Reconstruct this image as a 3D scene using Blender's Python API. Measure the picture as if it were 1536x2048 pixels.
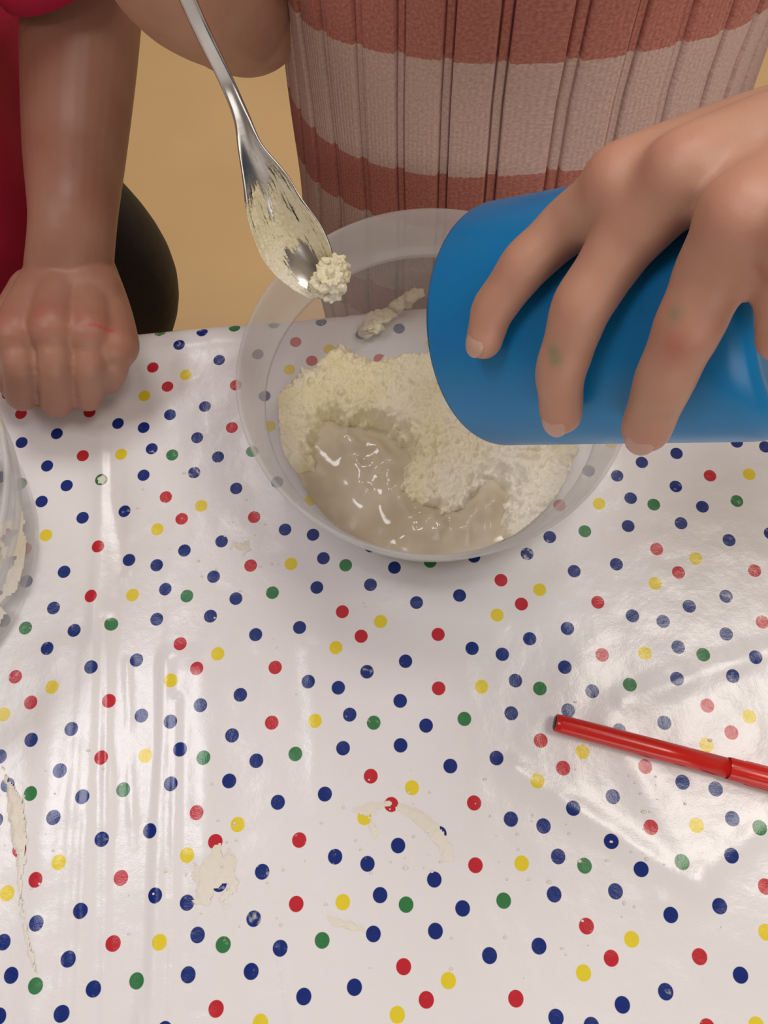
import bpy, bmesh, math, random
import numpy as np
from mathutils import Vector, Matrix, noise

for o in list(bpy.data.objects): bpy.data.objects.remove(o)
scene = bpy.context.scene
COL = scene.collection
rad = math.radians

# ------------------------------------------------------------------ camera
TZ = 0.62                      # height of the table surface
CAM = np.array([0, 0, TZ + 0.38])
FPX, PITCH, ROLL = 1538.0, rad(70.5237), rad(-3.2252)
cp, sp, cr, sr = math.cos(PITCH), math.sin(PITCH), math.cos(ROLL), math.sin(ROLL)
R0 = np.array([1.0, 0, 0]); FW = np.array([0, cp, -sp]); U0 = np.array([0, sp, cp])
RW = cr * R0 + sr * U0; UP = -sr * R0 + cr * U0
cd = bpy.data.cameras.new('camera'); cam = bpy.data.objects.new('camera', cd); COL.objects.link(cam)
cd.sensor_fit = 'VERTICAL'; cd.sensor_height = 36; cd.lens = 36 * FPX / 2048; cd.clip_start = .01
m = Matrix.Identity(4)
for i in range(3):
    m[i][0] = RW[i]; m[i][1] = UP[i]; m[i][2] = -FW[i]; m[i][3] = CAM[i]
cam.matrix_world = m
scene.camera = cam

# ------------------------------------------------------------------ light
w = bpy.data.worlds.new('room_light'); scene.world = w; w.use_nodes = True
bg = w.node_tree.nodes['Background']; bg.inputs[0].default_value = (1.0, .93, .88, 1); bg.inputs[1].default_value = .3
def panel(x, y, sx, sy, power, col=(1, .94, .86)):
    l = bpy.data.lights.new('ceiling_or_fill_panel', 'AREA'); l.shape = 'RECTANGLE'; l.size = sx; l.size_y = sy
    l.energy = power; l.color = col
    o = bpy.data.objects.new('ceiling_or_fill_light', l); COL.objects.link(o); o.location = (x, y, 2.7)
    return o
panel(.95, .15, .6, .6, 15, (1, .95, .86)); panel(-.95, .15, .6, .6, 13, (.96, .95, 1)); panel(.2, 1.2, 1.2, .6, 28, (1, .97, .94)); 
front_fill = panel(.5, -2.35, 1.8, 1.1, 17, (1, .96, .93)); front_fill.location.z = 1.45; front_fill.rotation_euler = (rad(90), 0, 0)      # unseen fill lamp, added low behind the camera to brighten the torso front
vs = scene.view_settings; vs.view_transform = 'Standard'; vs.look = 'None'; vs.gamma = 1; vs.exposure = -0.18
vs.use_curve_mapping = False

# ------------------------------------------------------------------ helpers
def ray(x, y):
    a = (x - 768) / FPX; b = (y - 1024) / FPX
    return FW + (a * cr + b * sr) * R0 - (-a * sr + b * cr) * U0
def atz(x, y, z):                     # photo pixel -> world point at height z above the table
    d = ray(x, y); return CAM + d * ((TZ + z - CAM[2]) / d[2])
def atd(x, y, dep): return CAM + ray(x, y) * dep
def aty(x, y, Y):
    d = ray(x, y); return CAM + d * (Y / d[1])

def nmat(name):
    mt = bpy.data.materials.new(name); mt.use_nodes = True
    nt = mt.node_tree; return mt, nt, nt.nodes, nt.links, nt.nodes['Principled BSDF']
def node(N, t, **kw):
    n = N.new(t)
    for k, v in kw.items(): setattr(n, k, v)
    return n
def add_bump(N, L, b, scale, strength, dist=.001, detail=4, coord='Object', prev=None, src=None):
    tc = N.new('ShaderNodeTexCoord')
    if src is None:
        tx = N.new('ShaderNodeTexNoise'); tx.inputs['Scale'].default_value = scale; tx.inputs['Detail'].default_value = detail
        L.new(tc.outputs[coord], tx.inputs['Vector']); src = tx.outputs['Fac']
    bp = N.new('ShaderNodeBump'); bp.inputs['Strength'].default_value = strength; bp.inputs['Distance'].default_value = dist
    L.new(src, bp.inputs['Height'])
    if prev: L.new(prev.outputs[0], bp.inputs['Normal'])
    L.new(bp.outputs[0], b.inputs['Normal']); return bp
def noise_col(N, L, b, c1, c2, scale, lo=.35, hi=.65, coord='Object', detail=4):
    tc = N.new('ShaderNodeTexCoord'); tx = N.new('ShaderNodeTexNoise')
    tx.inputs['Scale'].default_value = scale; tx.inputs['Detail'].default_value = detail
    L.new(tc.outputs[coord], tx.inputs['Vector'])
    r = N.new('ShaderNodeValToRGB'); r.color_ramp.elements[0].position = lo; r.color_ramp.elements[1].position = hi
    r.color_ramp.elements[0].color = (*c1, 1); r.color_ramp.elements[1].color = (*c2, 1)
    L.new(tx.outputs['Fac'], r.inputs[0]); L.new(r.outputs[0], b.inputs['Base Color']); return r
def simple(name, c1, c2=None, rough=.5, scale=20, bump=0, bscale=200, bdist=.0005, metal=0, **kw):
    mt, nt, N, L, b = nmat(name)
    noise_col(N, L, b, c1, c2 or tuple(x * .93 for x in c1), scale)
    b.inputs['Roughness'].default_value = rough; b.inputs['Metallic'].default_value = metal
    for k, v in kw.items(): b.inputs[k].default_value = v
    if bump: add_bump(N, L, b, bscale, bump, bdist)
    return mt

def mesh(name, V, F, mat, parent=None, smooth=True, origin=None):
    me = bpy.data.meshes.new(name)
    V = np.asarray(V, float)
    org = np.zeros(3)
    if parent is not None: org = np.array(parent['_o'])
    elif origin is not None: org = np.asarray(origin, float)
    me.from_pydata((V - org).tolist(), [], [tuple(f) for f in F])
    me.update()
    if smooth: me.polygons.foreach_set('use_smooth', [True] * len(me.polygons))
    if mat: me.materials.append(mat)
    o = bpy.data.objects.new(name, me); COL.objects.link(o)
    if parent is not None: o.parent = parent if '_r' not in parent else parent
    elif origin is not None: o.location = org
    return o
def root(name, loc, label, cat, group=None):
    e = bpy.data.objects.new(name, None); COL.objects.link(e); e.location = loc; e.empty_display_size = .02
    e['_o'] = [float(v) for v in loc]
    tag(e, label, cat, group); return e
def tag(o, label, cat, group=None, kind=None):
    o['label'] = label; o['category'] = cat
    if group: o['group'] = group
    if kind: o['kind'] = kind
    return o
def struct(o, label=None):
    o['kind'] = 'structure'
    if label: o['label'] = label
    return o
def nrm(v):
    v = np.asarray(v, float); return v / np.linalg.norm(v)
def frame(t, ref=(0, 0, 1)):
    t = nrm(t); r = np.asarray(ref, float)
    if abs(t @ r) > .95: r = np.array([1.0, 0, 0])
    a = nrm(np.cross(r, t)); b = np.cross(t, a); return a, b
def catmull(P, n):
    P = np.asarray(P, float); Q = np.vstack([2 * P[0] - P[1], P, 2 * P[-1] - P[-2]]); out = []
    for i in range(1, len(Q) - 2):
        for k in range(n):
            t = k / n
            out.append(.5 * (2 * Q[i] + (Q[i + 1] - Q[i - 1]) * t + (2 * Q[i - 1] - 5 * Q[i] + 4 * Q[i + 1] - Q[i + 2]) * t * t
                             + (3 * Q[i] - Q[i - 1] - 3 * Q[i + 1] + Q[i + 2]) * t ** 3))
    out.append(Q[-2]); return np.array(out)
class MB:
    def __init__(s): s.V = []; s.F = []; s.n = 0
    def add(s, V, F):
        V = np.asarray(V, float); s.V.append(V); s.F += [tuple(i + s.n for i in f) for f in F]; s.n += len(V); return s
    def rings(s, R, cap=True, closed=True):
        k = len(R[0]); n = len(R); F = []
        for i in range(n - 1):
            for j in range(k if closed else k - 1):
                F.append((i * k + j, i * k + (j + 1) % k, (i + 1) * k + (j + 1) % k, (i + 1) * k + j))
        if cap: F.append(tuple(range(k - 1, -1, -1))); F.append(tuple((n - 1) * k + j for j in range(k)))
        return s.add(np.vstack(R), F)
    def tube(s, P, r, k=20, n=8, round_ends=True, ref=(0, 0, 1), flat=None):
        """tapered tube through P with radius r per point; flat=(a,b) widens/flattens the section"""
        P = np.asarray(P, float); r = np.broadcast_to(np.asarray(r, float), (len(P),))
        Q = catmull(np.c_[P, r], n); C = Q[:, :3]; rr = Q[:, 3]
        T = np.gradient(C, axis=0); th = np.linspace(0, 2 * math.pi, k, endpoint=False); fa, fb = flat or (1, 1)
        R = []; a, b = frame(T[0], ref)
        def ring(c, t, q):
            nonlocal a, b
            t = nrm(t); a = nrm(a - (a @ t) * t); b = np.cross(t, a)
            return c + q * (fa * np.cos(th)[:, None] * a + fb * np.sin(th)[:, None] * b)
        if round_ends:
            for ph in (.08, .4, .8, 1.2): R.append(ring(C[0] - nrm(T[0]) * rr[0] * math.cos(ph), T[0], rr[0] * math.sin(ph)))
        for c, t, q in zip(C, T, rr): R.append(ring(c, t, q))
        if round_ends:
            for ph in (1.2, .8, .4, .08): R.append(ring(C[-1] + nrm(T[-1]) * rr[-1] * math.cos(ph), T[-1], rr[-1] * math.sin(ph)))
        return s.rings(R)
    def ell(s, c, r, axes=None, k=20, n=14):
        A = np.eye(3) if axes is None else np.array(axes); R = []; th = np.linspace(0, 2 * math.pi, k, endpoint=False)
        for i in range(n + 1):
            ph = .05 + (math.pi - .1) * i / n
            L = np.c_[r[0] * math.sin(ph) * np.cos(th), r[1] * math.sin(ph) * np.sin(th), np.full(k, -r[2] * math.cos(ph))]
            R.append(np.asarray(c) + L @ A)
        return s.rings(R)
    def lathe(s, prof, c=(0, 0, 0), axis=(0, 0, 1), k=72, cap=False):
        a, b = frame(axis); t = nrm(axis); th = np.linspace(0, 2 * math.pi, k, endpoint=False)
        return s.rings([np.asarray(c) + z * t + q * (np.cos(th)[:, None] * a + np.sin(th)[:, None] * b) for q, z in prof], cap=cap)
    def box(s, lo, hi):
        x0, y0, z0 = lo; x1, y1, z1 = hi
        return s.add([(x0, y0, z0), (x1, y0, z0), (x1, y1, z0), (x0, y1, z0), (x0, y0, z1), (x1, y0, z1), (x1, y1, z1), (x0, y1, z1)],
                     [(3, 2, 1, 0), (4, 5, 6, 7), (0, 1, 5, 4), (1, 2, 6, 5), (2, 3, 7, 6), (3, 0, 4, 7)])
    def obj(s, name, mat, parent=None, **kw): return mesh(name, np.vstack(s.V), s.F, mat, parent, **kw)
def voxel(mb, vox, it, fac=.5):
    """fuse overlapping closed shapes into one continuous skin; returns V, F"""
    o = mb.obj('tmp', None)
    r = o.modifiers.new('r', 'REMESH'); r.mode = 'VOXEL'; r.voxel_size = vox
    q = o.modifiers.new('s', 'SMOOTH'); q.factor = fac; q.iterations = it
    dg = bpy.context.evaluated_depsgraph_get(); e = o.evaluated_get(dg); me = e.to_mesh()
    V = np.empty(len(me.vertices) * 3); me.vertices.foreach_get('co', V); V = V.reshape(-1, 3)
    F = [tuple(p.vertices) for p in me.polygons]
    e.to_mesh_clear(); d = o.data; bpy.data.objects.remove(o); bpy.data.meshes.remove(d); return V, F
def set_attr(o, name, vals):
    a = o.data.attributes.new(name, 'FLOAT', 'POINT'); a.data.foreach_set('value', np.asarray(vals, np.float32))
def fbm(x, y, z=0.0, o=4): return noise.fractal(Vector((x, y, z)), 1.0, 2.1, o)
def sstep(a, b, x):
    t = np.clip((x - a) / (b - a), 0, 1); return t * t * (3 - 2 * t)
def sdf_poly(x, y, P):               # signed distance, positive inside
    d = 1e9; ins = False; n = len(P)
    for i in range(n):
        x0, y0 = P[i]; x1, y1 = P[(i + 1) % n]
        ex, ey = x1 - x0, y1 - y0; t = max(0, min(1, ((x - x0) * ex + (y - y0) * ey) / (ex * ex + ey * ey + 1e-20)))
        d = min(d, math.hypot(x - x0 - t * ex, y - y0 - t * ey))
        if (y0 > y) != (y1 > y) and x < (x1 - x0) * (y - y0) / (y1 - y0) + x0: ins = not ins
    return d if ins else -d

# ------------------------------------------------------------------ floor
fm = simple('tan_vinyl', (.66, .43, .20), (.59, .375, .17), rough=.55, scale=3, bump=.1, bscale=60)
fb = MB(); fb.box((-3, -2.5, -.03), (3, 3.5, 0)); struct(fb.obj('floor', fm, smooth=False), 'tan vinyl floor')
wm = simple('painted_wall', (.64, .62, .60), rough=.8, scale=4, bump=.1, bscale=120); cm_ = simple('ceiling_tile', (.74, .73, .70), rough=.9, scale=12, bump=.2, bscale=90)
for nm_, lo_, hi_, mt_ in (('wall_far', (-3, 3.5, 0), (3, 3.6, 2.8), wm), ('wall_near', (-3, -2.6, 0), (3, -2.5, 2.8), wm), ('wall_left', (-3.1, -2.6, 0), (-3, 3.6, 2.8), wm), ('wall_right', (3, -2.6, 0), (3.1, 3.6, 2.8), wm),
                          ('ceiling', (-3.1, -2.6, 2.8), (3.1, 3.6, 2.85), cm_)):
    struct(MB().box(lo_, hi_).obj(nm_, mt_, smooth=False), 'plain painted ' + nm_.split('_')[0])

# ------------------------------------------------------------------ table
EA = rad(2.4); ce, se = math.cos(EA), math.sin(EA)          # table turned slightly
TX0, TX1, TY0, TY1 = -.62, .62, -.47, .262                  # table-top edges in its own frame
def tw(x, y): return (x * ce - y * se, x * se + y * ce)
def tl(x, y): return (x * ce + y * se, -x * se + y * ce)
tmat = simple('table_laminate', (.55, .42, .28), rough=.4, scale=8)
lmat = simple('table_leg_metal', (.35, .35, .36), rough=.35, metal=.8)
tr = root('classroom_table', (0, -.1, 0), 'low classroom table under the white spotted cloth', 'table')
def tbox(lo, hi, name, mat):
    b = MB().box(lo, hi); b.V[0] = np.array([(*tw(x, y), z) for x, y, z in b.V[0]]); return b.obj(name, mat, tr, smooth=False)
tbox((TX0 + .009, TY0 + .009, TZ - .03), (TX1 - .009, TY1 - .009, TZ - .0045), 'tabletop', tmat)
tbox((TX0 + .05, TY0 + .05, TZ - .09), (TX1 - .05, TY0 + .07, TZ - .03), 'apron', lmat)
tbox((TX0 + .05, TY1 - .07, TZ - .09), (TX1 - .05, TY1 - .05, TZ - .03), 'apron', lmat)
for lx in (TX0 + .06, TX1 - .06):
    for ly in (TY0 + .06, TY1 - .06):
        MB().tube([(*tw(lx, ly), .01), (*tw(lx, ly), TZ - .03)], .018, round_ends=False, n=1).obj('leg', lmat, tr)

# ------------------------------------------------------------------ tablecloth
BC = np.array([.0259, .1757]); B2 = np.array([-.258, .120]); B2S = 1.14
def ridge(a, b, s, h): 
    p, q = atz(*a, 0)[:2], atz(*b, 0)[:2]; return p, q, s, h
FOLDS = [ridge((205, 860), (150, 2100), .0034, .0009), ridge((212, 1240), (208, 2100), .0024, .0008), ridge((250, 1150), (274, 2100), .0030, .0011), ridge((290, 1100), (245, 2100), .0110, -.0016), ridge((400, 1350), (420, 2100), .0100, .0012), ridge((120, 1300), (60, 2100), .0100, .0012),
         ridge((330, 1320), (300, 2100), .0045, .0013), ridge((352, 1400), (340, 2100), .0026, .0010), ridge((168, 1280), (112, 2100), .0030, .0007),
         ridge((215, 800), (255, 1300), .0040, -.0010), ridge((620, 1300), (640, 1620), .0060, .0006), ridge((560, 1900), (595, 2100), .0020, .0006),
         ridge((1030, 1540), (1400, 1780), .0055, .0012), ridge((1250, 1400), (1536, 1300), .0060, .0009), ridge((1220, 1450), (1400, 1760), .0070, .0008),
         ridge((1330, 1800), (1536, 1650), .0060, .0008), ridge((255, 705), (520, 668), .0050, .0012), ridge((430, 642), (540, 604), .0065, .0050)]
def cloth_h(x, y):
    h = .0004
    for p, q, s, a in FOLDS:
        ex, ey = q[0] - p[0], q[1] - p[1]; L2 = ex * ex + ey * ey
        t = ((x - p[0]) * ex + (y - p[1]) * ey) / L2; tt = max(0, min(1, t))
        d2 = (x - p[0] - tt * ex) ** 2 + (y - p[1] - tt * ey) ** 2
        if d2 < 16 * s * s:
            wob = 1 + .5 * noise.noise(Vector((t * 4, a * 5e3, 1)))
            h += a * wob * math.exp(-d2 / (s * s))
    k = 1.0
    for c, r in ((BC, .09), (B2, .10)):
        k *= float(sstep(r - .01, r + .015, math.hypot(x - c[0], y - c[1])))
    h += k * (.0010 * (fbm(x * 14, y * 14, 3, 2) + .3) + .00025 * fbm(x * 60, y * 60, 8, 2))
    return max(h, 0.0)
RE = .011                                    # edge rounding
def drape(u, v):
    """flat cloth coordinates in the table frame -> point"""
    def edge(t, lo, hi):
        if t > hi - RE: e = t - (hi - RE); return hi - RE, e, 1
        if t < lo + RE: e = (lo + RE) - t; return lo + RE, e, -1
        return t, 0.0, 0
    x, ex, sx = edge(u, TX0, TX1); y, ey, sy = edge(v, TY0, TY1); e = math.hypot(ex, ey)
    if e == 0:
        X, Y = tw(u, v); return (X, Y, TZ - .002 + cloth_h(X, Y))
    arc = RE * math.pi / 2; dx, dy = ex * sx / e, ey * sy / e
    if e < arc: a = e / RE; out = RE * math.sin(a); dz = RE * (math.cos(a) - 1)
    else: out = RE + (e - arc) * .06; dz = -RE - (e - arc)
    out += .004 * math.sin(u * 38 + 1) * min(1, max(0, (e - .008) / .05)) + .006 * max(0, noise.noise(Vector((u * 12, v * 3, 5)))) * min(1, e / .03)
    X, Y = tw(x + dx * out, y + dy * out); h = cloth_h(*tw(x, y)) if e < arc else .0004
    return (X, Y, TZ - .002 + dz + h)
def axis_pts(lo, hi, f0, f1, fine, coarse):
    a = list(np.arange(lo, f0, coarse)) + list(np.arange(f0, f1, fine)) + list(np.arange(f1, hi + coarse * .5, coarse)); return a
us = axis_pts(TX0 - .15, TX1 + .15, -.27, .24, .0016, .014); vs_ = axis_pts(TY0 - .15, TY1 - .02, -.11, TY1 - .02, .0016, .014) + list(np.arange(TY1 - .02, TY1 + .15, .0022))
CV = [drape(u, v) for v in vs_ for u in us]; nu = len(us)
CF = [(j * nu + i, j * nu + i + 1, (j + 1) * nu + i + 1, (j + 1) * nu + i) for j in range(len(vs_) - 1) for i in range(nu - 1)]
S_ = .0821079594; ASP = .9712166794; LR = rad(8.16782582); SK = rad(-.530857826); LX, LY = -.1043049, .0718492
LM = np.linalg.inv(np.array([[math.cos(LR), math.sin(LR + SK)], [math.sin(LR), -math.cos(LR + SK)]]))
DOTS = dict(blue=[(.074, .404), (.236, .616), (.19, .869), (.312, .389), (.357, .788), (.448, .041), (.717, .05), (.72, .392), (.89, .464), (.93, .635), (.86, .818)],
            green=[(.06, .71), (.584, .795)], red=[(.077, .181), (.537, .266), (.473, .589), (.99, .005)], yellow=[(.209, .115), (.724, .63), (.915, .22)])
DCOL = dict(blue=(.001, .02, .18), green=(.03, .19, .06), red=(.52, .016, .03), yellow=(.78, .62, .03))
def cloth_mat():
    mt, nt, N, L, b = nmat('spotted_oilcloth')
    uv = node(N, 'ShaderNodeUVMap', uv_map='print')
    base = N.new('ShaderNodeRGB'); base.outputs[0].default_value = (.80, .775, .785, 1); col = base.outputs[0]
    for name, pts in DOTS.items():
        dmin = None
        for (a, c) in pts:
            q = (a * S_, c * S_ * ASP); hx, hy = S_ / 2, S_ * ASP / 2
            wv = node(N, 'ShaderNodeVectorMath', operation='WRAP'); L.new(uv.outputs[0], wv.inputs[0])
            wv.inputs[1].default_value = (q[0] + hx, q[1] + hy, 1); wv.inputs[2].default_value = (q[0] - hx, q[1] - hy, -1)
            dd = node(N, 'ShaderNodeVectorMath', operation='DISTANCE'); L.new(wv.outputs[0], dd.inputs[0]); dd.inputs[1].default_value = (q[0], q[1], 0)
            if dmin is None: dmin = dd.outputs['Value']
            else:
                mn = node(N, 'ShaderNodeMath', operation='MINIMUM'); L.new(dmin, mn.inputs[0]); L.new(dd.outputs['Value'], mn.inputs[1]); dmin = mn.outputs[0]
        mr = N.new('ShaderNodeMapRange'); mr.inputs['From Min'].default_value = .00345; mr.inputs['From Max'].default_value = .00315
        L.new(dmin, mr.inputs['Value'])
        mx = node(N, 'ShaderNodeMix', data_type='RGBA'); L.new(mr.outputs[0], mx.inputs[0]); L.new(col, mx.inputs[6]); mx.inputs[7].default_value = (*DCOL[name], 1)
        col = mx.outputs[2]
    # faint dusting of flour over the print
    tc = N.new('ShaderNodeTexCoord'); n1 = N.new('ShaderNodeTexNoise'); n1.inputs['Scale'].default_value = 330; n1.inputs['Detail'].default_value = 5
    L.new(tc.outputs['Object'], n1.inputs['Vector']); n2 = N.new('ShaderNodeTexNoise'); n2.inputs['Scale'].default_value = 13; L.new(tc.outputs['Object'], n2.inputs['Vector'])
    ml = node(N, 'ShaderNodeMath', operation='MULTIPLY'); L.new(n1.outputs['Fac'], ml.inputs[0]); L.new(n2.outputs['Fac'], ml.inputs[1])
    mr = N.new('ShaderNodeMapRange'); mr.inputs['From Min'].default_value = .36; mr.inputs['From Max'].default_value = .46; mr.inputs['To Max'].default_value = .55
    L.new(ml.outputs[0], mr.inputs['Value'])
    mx = node(N, 'ShaderNodeMix', data_type='RGBA'); L.new(mr.outputs[0], mx.inputs[0]); L.new(col, mx.inputs[6]); mx.inputs[7].default_value = (.80, .77, .70, 1)
    L.new(mx.outputs[2], b.inputs['Base Color'])
    b.inputs['Roughness'].default_value = .22; b.inputs['Specular IOR Level'].default_value = .5
    p = add_bump(N, L, b, 28, .22, .004, 2); p = add_bump(N, L, b, 260, .10, .0012, 3, prev=p); add_bump(N, L, b, 1500, .10, .0004, 2, prev=p)
    return mt
cl = mesh('tablecloth', CV, CF, cloth_mat())
uvl = cl.data.uv_layers.new(name='print')
flat = np.array([tw(u, v) for v in vs_ for u in us]) - (LX, LY)
lat = flat @ LM.T
vi = np.empty(len(cl.data.loops), np.int32); cl.data.loops.foreach_get('vertex_index', vi)
uvl.data.foreach_set('uv', lat[vi].astype(np.float32).ravel())
tag(cl, 'white oilcloth with blue red yellow and green spots covering the table', 'tablecloth')
so = cl.modifiers.new('thickness', 'SOLIDIFY'); so.thickness = .0008; so.offset = -1

# ------------------------------------------------------------------ plastic bowls
def plastic(name, body, tint=(.86, .86, .86)):
    mt, nt, N, L, b = nmat(name)
    noise_col(N, L, b, tint, tuple(x * .95 for x in tint), 30); b.inputs['Roughness'].default_value = .22
    tr_ = N.new('ShaderNodeBsdfTransparent'); tr_.inputs[0].default_value = (.97, .97, .97, 1)
    tl_ = N.new('ShaderNodeBsdfTranslucent'); tl_.inputs[0].default_value = (.85, .84, .83, 1)
    m1 = N.new('ShaderNodeMixShader'); m1.inputs[0].default_value = .35; L.new(b.outputs[0], m1.inputs[1]); L.new(tl_.outputs[0], m1.inputs[2])
    m2 = N.new('ShaderNodeMixShader'); m2.inputs[0].default_value = body; L.new(tr_.outputs[0], m2.inputs[1]); L.new(m1.outputs[0], m2.inputs[2])
    L.new(m2.outputs[0], N['Material Output'].inputs['Surface']); return mt
pm_wall = plastic('clear_frosted_plastic', .19); pm_rim = plastic('milky_plastic_rim', .40)
IN = [(.0, .0035), (.058, .0035), (.066, .0050), (.0705, .010), (.0735, .018), (.0765, .030), (.0800, .0485)]
OUT = [(.0812, .0485), (.0778, .030), (.0750, .018), (.0722, .009), (.067, .0032), (.060, .0012), (.057, .0), (.054, .0012), (.0, .0012)]
def rin(z):
    a = IN + [(.083, .052), (.0872, .074)]; return float(np.interp(z, [q[1] for q in a[1:]], [q[0] for q in a[1:]]))
def bowl(c, s, label):
    zb = TZ - .0006
    r = root('plastic_bowl', (c[0], c[1], zb), label, 'bowl')
    q = lambda P: [(max(a, .0004) * s, b * s) for a, b in P]
    o = (c[0], c[1], zb)
    MB().lathe(q(IN + OUT), o, k=128).obj('bowl_wall', pm_wall, r)
    MB().lathe(q([(.0812, .0485), (.0800, .0487), (.0806, .0510), (.0826, .0525), (.0845, .0600), (.0866, .0700), (.0874, .0736), (.0880, .0745), (.0890, .0745), (.0896, .0735),
                  (.0893, .0715), (.0880, .0700), (.0860, .0610), (.0842, .0515), (.0812, .0485)]), o, k=128).obj('rim_collar', pm_rim, r)
    return r
bowl(BC, 1.0, 'clear plastic mixing bowl holding flour and batter')
bowl(B2, B2S, 'nearly empty clear plastic bowl in front of the red shirted child')

# ------------------------------------------------------------------ bowl contents
def flour_mat(name, wet=False):
    mt, nt, N, L, b = nmat(name)
    r = noise_col(N, L, b, (.80, .71, .47), (.84, .78, .66), 22, .38, .62)
    b.inputs['Roughness'].default_value = .95; b.inputs['Specular IOR Level'].default_value = .1
    p = add_bump(N, L, b, 900, .5, .0008, 5); add_bump(N, L, b, 240, .3, .0012, 4, prev=p); return mt
FM = flour_mat('cream_flour')
def batter_mat():
    mt, nt, N, L, b = nmat('wet_batter')
    noise_col(N, L, b, (.52, .43, .30), (.66, .58, .45), 38, .35, .7)
    b.inputs['Roughness'].default_value = .12; b.inputs['Specular IOR Level'].default_value = .5; b.inputs['Subsurface Weight'].default_value = .3
    b.inputs['Subsurface Radius'].default_value = (.006, .005, .003); b.inputs['Subsurface Scale'].default_value = .5
    p = add_bump(N, L, b, 60, .12, .002, 2); return mt
def rel(px, py, z=.02): return atz(px, py, z)[:2] - BC
WET = [rel(*q) for q in ((560, 955), (632, 945), (628, 890), (655, 850), (690, 868), (735, 862), (790, 880), (812, 915), (785, 950), (800, 1005), (845, 1030), (900, 1048), (950, 1025),
                         (972, 965), (1002, 980), (985, 1030), (990, 1100), (900, 1150), (780, 1130), (640, 1080), (560, 1000))]
DRY = [rel(*q) for q in ((450, 820), (480, 775), (560, 740), (600, 715), (650, 690), (680, 664), (715, 690), (760, 708), (810, 690), (860, 690), (950, 690), (1060, 720), (1180, 800), (1230, 900),
                         (1200, 1000), (1150, 1090), (1050, 1160), (800, 1170), (600, 1080), (460, 920))]
LIQ = .0195
def flour_h(x, y):
    dr = sdf_poly(x, y, DRY); wt = sdf_poly(x, y, WET)
    n1 = fbm(x * 55, y * 55, 2, 5); n2 = fbm(x * 210, y * 210, 7, 4)
    h = .0300 + .0060 * math.exp(-((x + .02) ** 2 + (y - .028) ** 2) / .0014) - .004 * float(sstep(.0, -.06, y))
    n3 = fbm(x * 520, y * 520, 4, 3); h += .0034 * n1 + .0036 * (abs(n2) - .15) + .0012 * abs(n3)
    e = dr + .004 * n1 + .0015 * n2
    h = .0038 + (h - .0038) * float(sstep(-.001, .017, e)) ** .75
    ww = wt + .0055 * n1 + .0035 * n2
    return h - (h - LIQ + .004) * float(sstep(-.0105, .0030, ww)) if ww > -.0105 else h
def field(name, hf, mat, res, rmax=.0795, keep=None, skirt=.004):
    n = int(2 * rmax / res); V = []; F = []; idx = {}
    for j in range(n + 1):
        for i in range(n + 1):
            x = -rmax + i * res; y = -rmax + j * res; r = math.hypot(x, y)
            if r > rmax: continue
            h = hf(x, y)
            lim = rin(h) - .0006
            if r > lim + res: continue
            if r > lim: x *= lim / r; y *= lim / r
            if keep and not keep(x, y, h): continue
            idx[(i, j)] = len(V); V.append((BC[0] + x, BC[1] + y, TZ - .0006 + h))
    for (i, j), a in idx.items():
        q = [idx.get(k) for k in ((i + 1, j), (i + 1, j + 1), (i, j + 1))]
        if None not in q: F.append((a, *q))
    return mesh(name, V, F, mat, origin=(BC[0], BC[1], TZ))
fl = field('flour_heap', flour_h, FM, .00055, keep=lambda x, y, h: h > .0042)
tag(fl, 'lumpy heap of cream flour inside the clear mixing bowl', 'flour')
BR = [([rel(*q) for q in ((700, 880), (745, 905), (775, 950), (790, 1000), (850, 1045), (930, 1050), (985, 1010))], .0075, .0075),
      ([rel(*q) for q in ((650, 870), (700, 915), (735, 985))], .004, .0065), ([rel(*q) for q in ((810, 1075), (900, 1085), (970, 1060))], .003, .007)]
def batter_h(x, y):
    h = LIQ + .0005 * fbm(x * 40, y * 40, 4, 2)
    for P, a, s in BR:
        d = 1
        for p, q in zip(P[:-1], P[1:]):
            e = q - p; t = max(0, min(1, ((x - p[0]) * e[0] + (y - p[1]) * e[1]) / (e @ e))); d = min(d, math.hypot(x - p[0] - t * e[0], y - p[1] - t * e[1]))
        h += a * math.exp(-(d / s) ** 2) * (.85 + .5 * fbm(x * 90, y * 90, 9, 2))
    return h
bt = field('batter_pool', batter_h, batter_mat(), .0007, keep=lambda x, y, h: sdf_poly(x, y, WET) > -.012)
tag(bt, 'wet glossy beige batter pooled beside the flour in the bowl', 'batter')
# clump clinging to the far bottom of the bowl
def clump(name, c, r, axes, mat, seed, amp=.5, fr=260, k=40, n=26):
    b = MB(); b.ell((0, 0, 0), (1, 1, 1), k=k, n=n); V = np.vstack(b.V); A = np.array(axes); out = []
    for v in V:
        q = (v * r) @ A
        d = 1 + amp * noise.fractal(Vector(q * fr + seed), 1.0, 2.0, 4); out.append(np.asarray(c) + q * d)
    return out, b.F
cl_b = MB()
for (px, py, z, rx, ry, rz_, s) in ((745, 650, .006, .0085, .006, .004, 1), (765, 635, .007, .007, .005, .003, 2), (805, 605, .010, .0085, .004, .004, 3), (826, 592, .013, .005, .0035, .0035, 4)):
    cl_b.add(*clump('c', atz(px, py, z), (rx, ry, rz_), np.array([nrm((.9, .45, 0)), nrm((-.45, .9, 0)), (0, 0, 1)]), FM, s * 7.3))
tag(cl_b.obj('flour_clump', FM, origin=atz(745, 650, .002)), 'pasty flour clump stuck to the bare back of the mixing bowl', 'flour')
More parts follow.
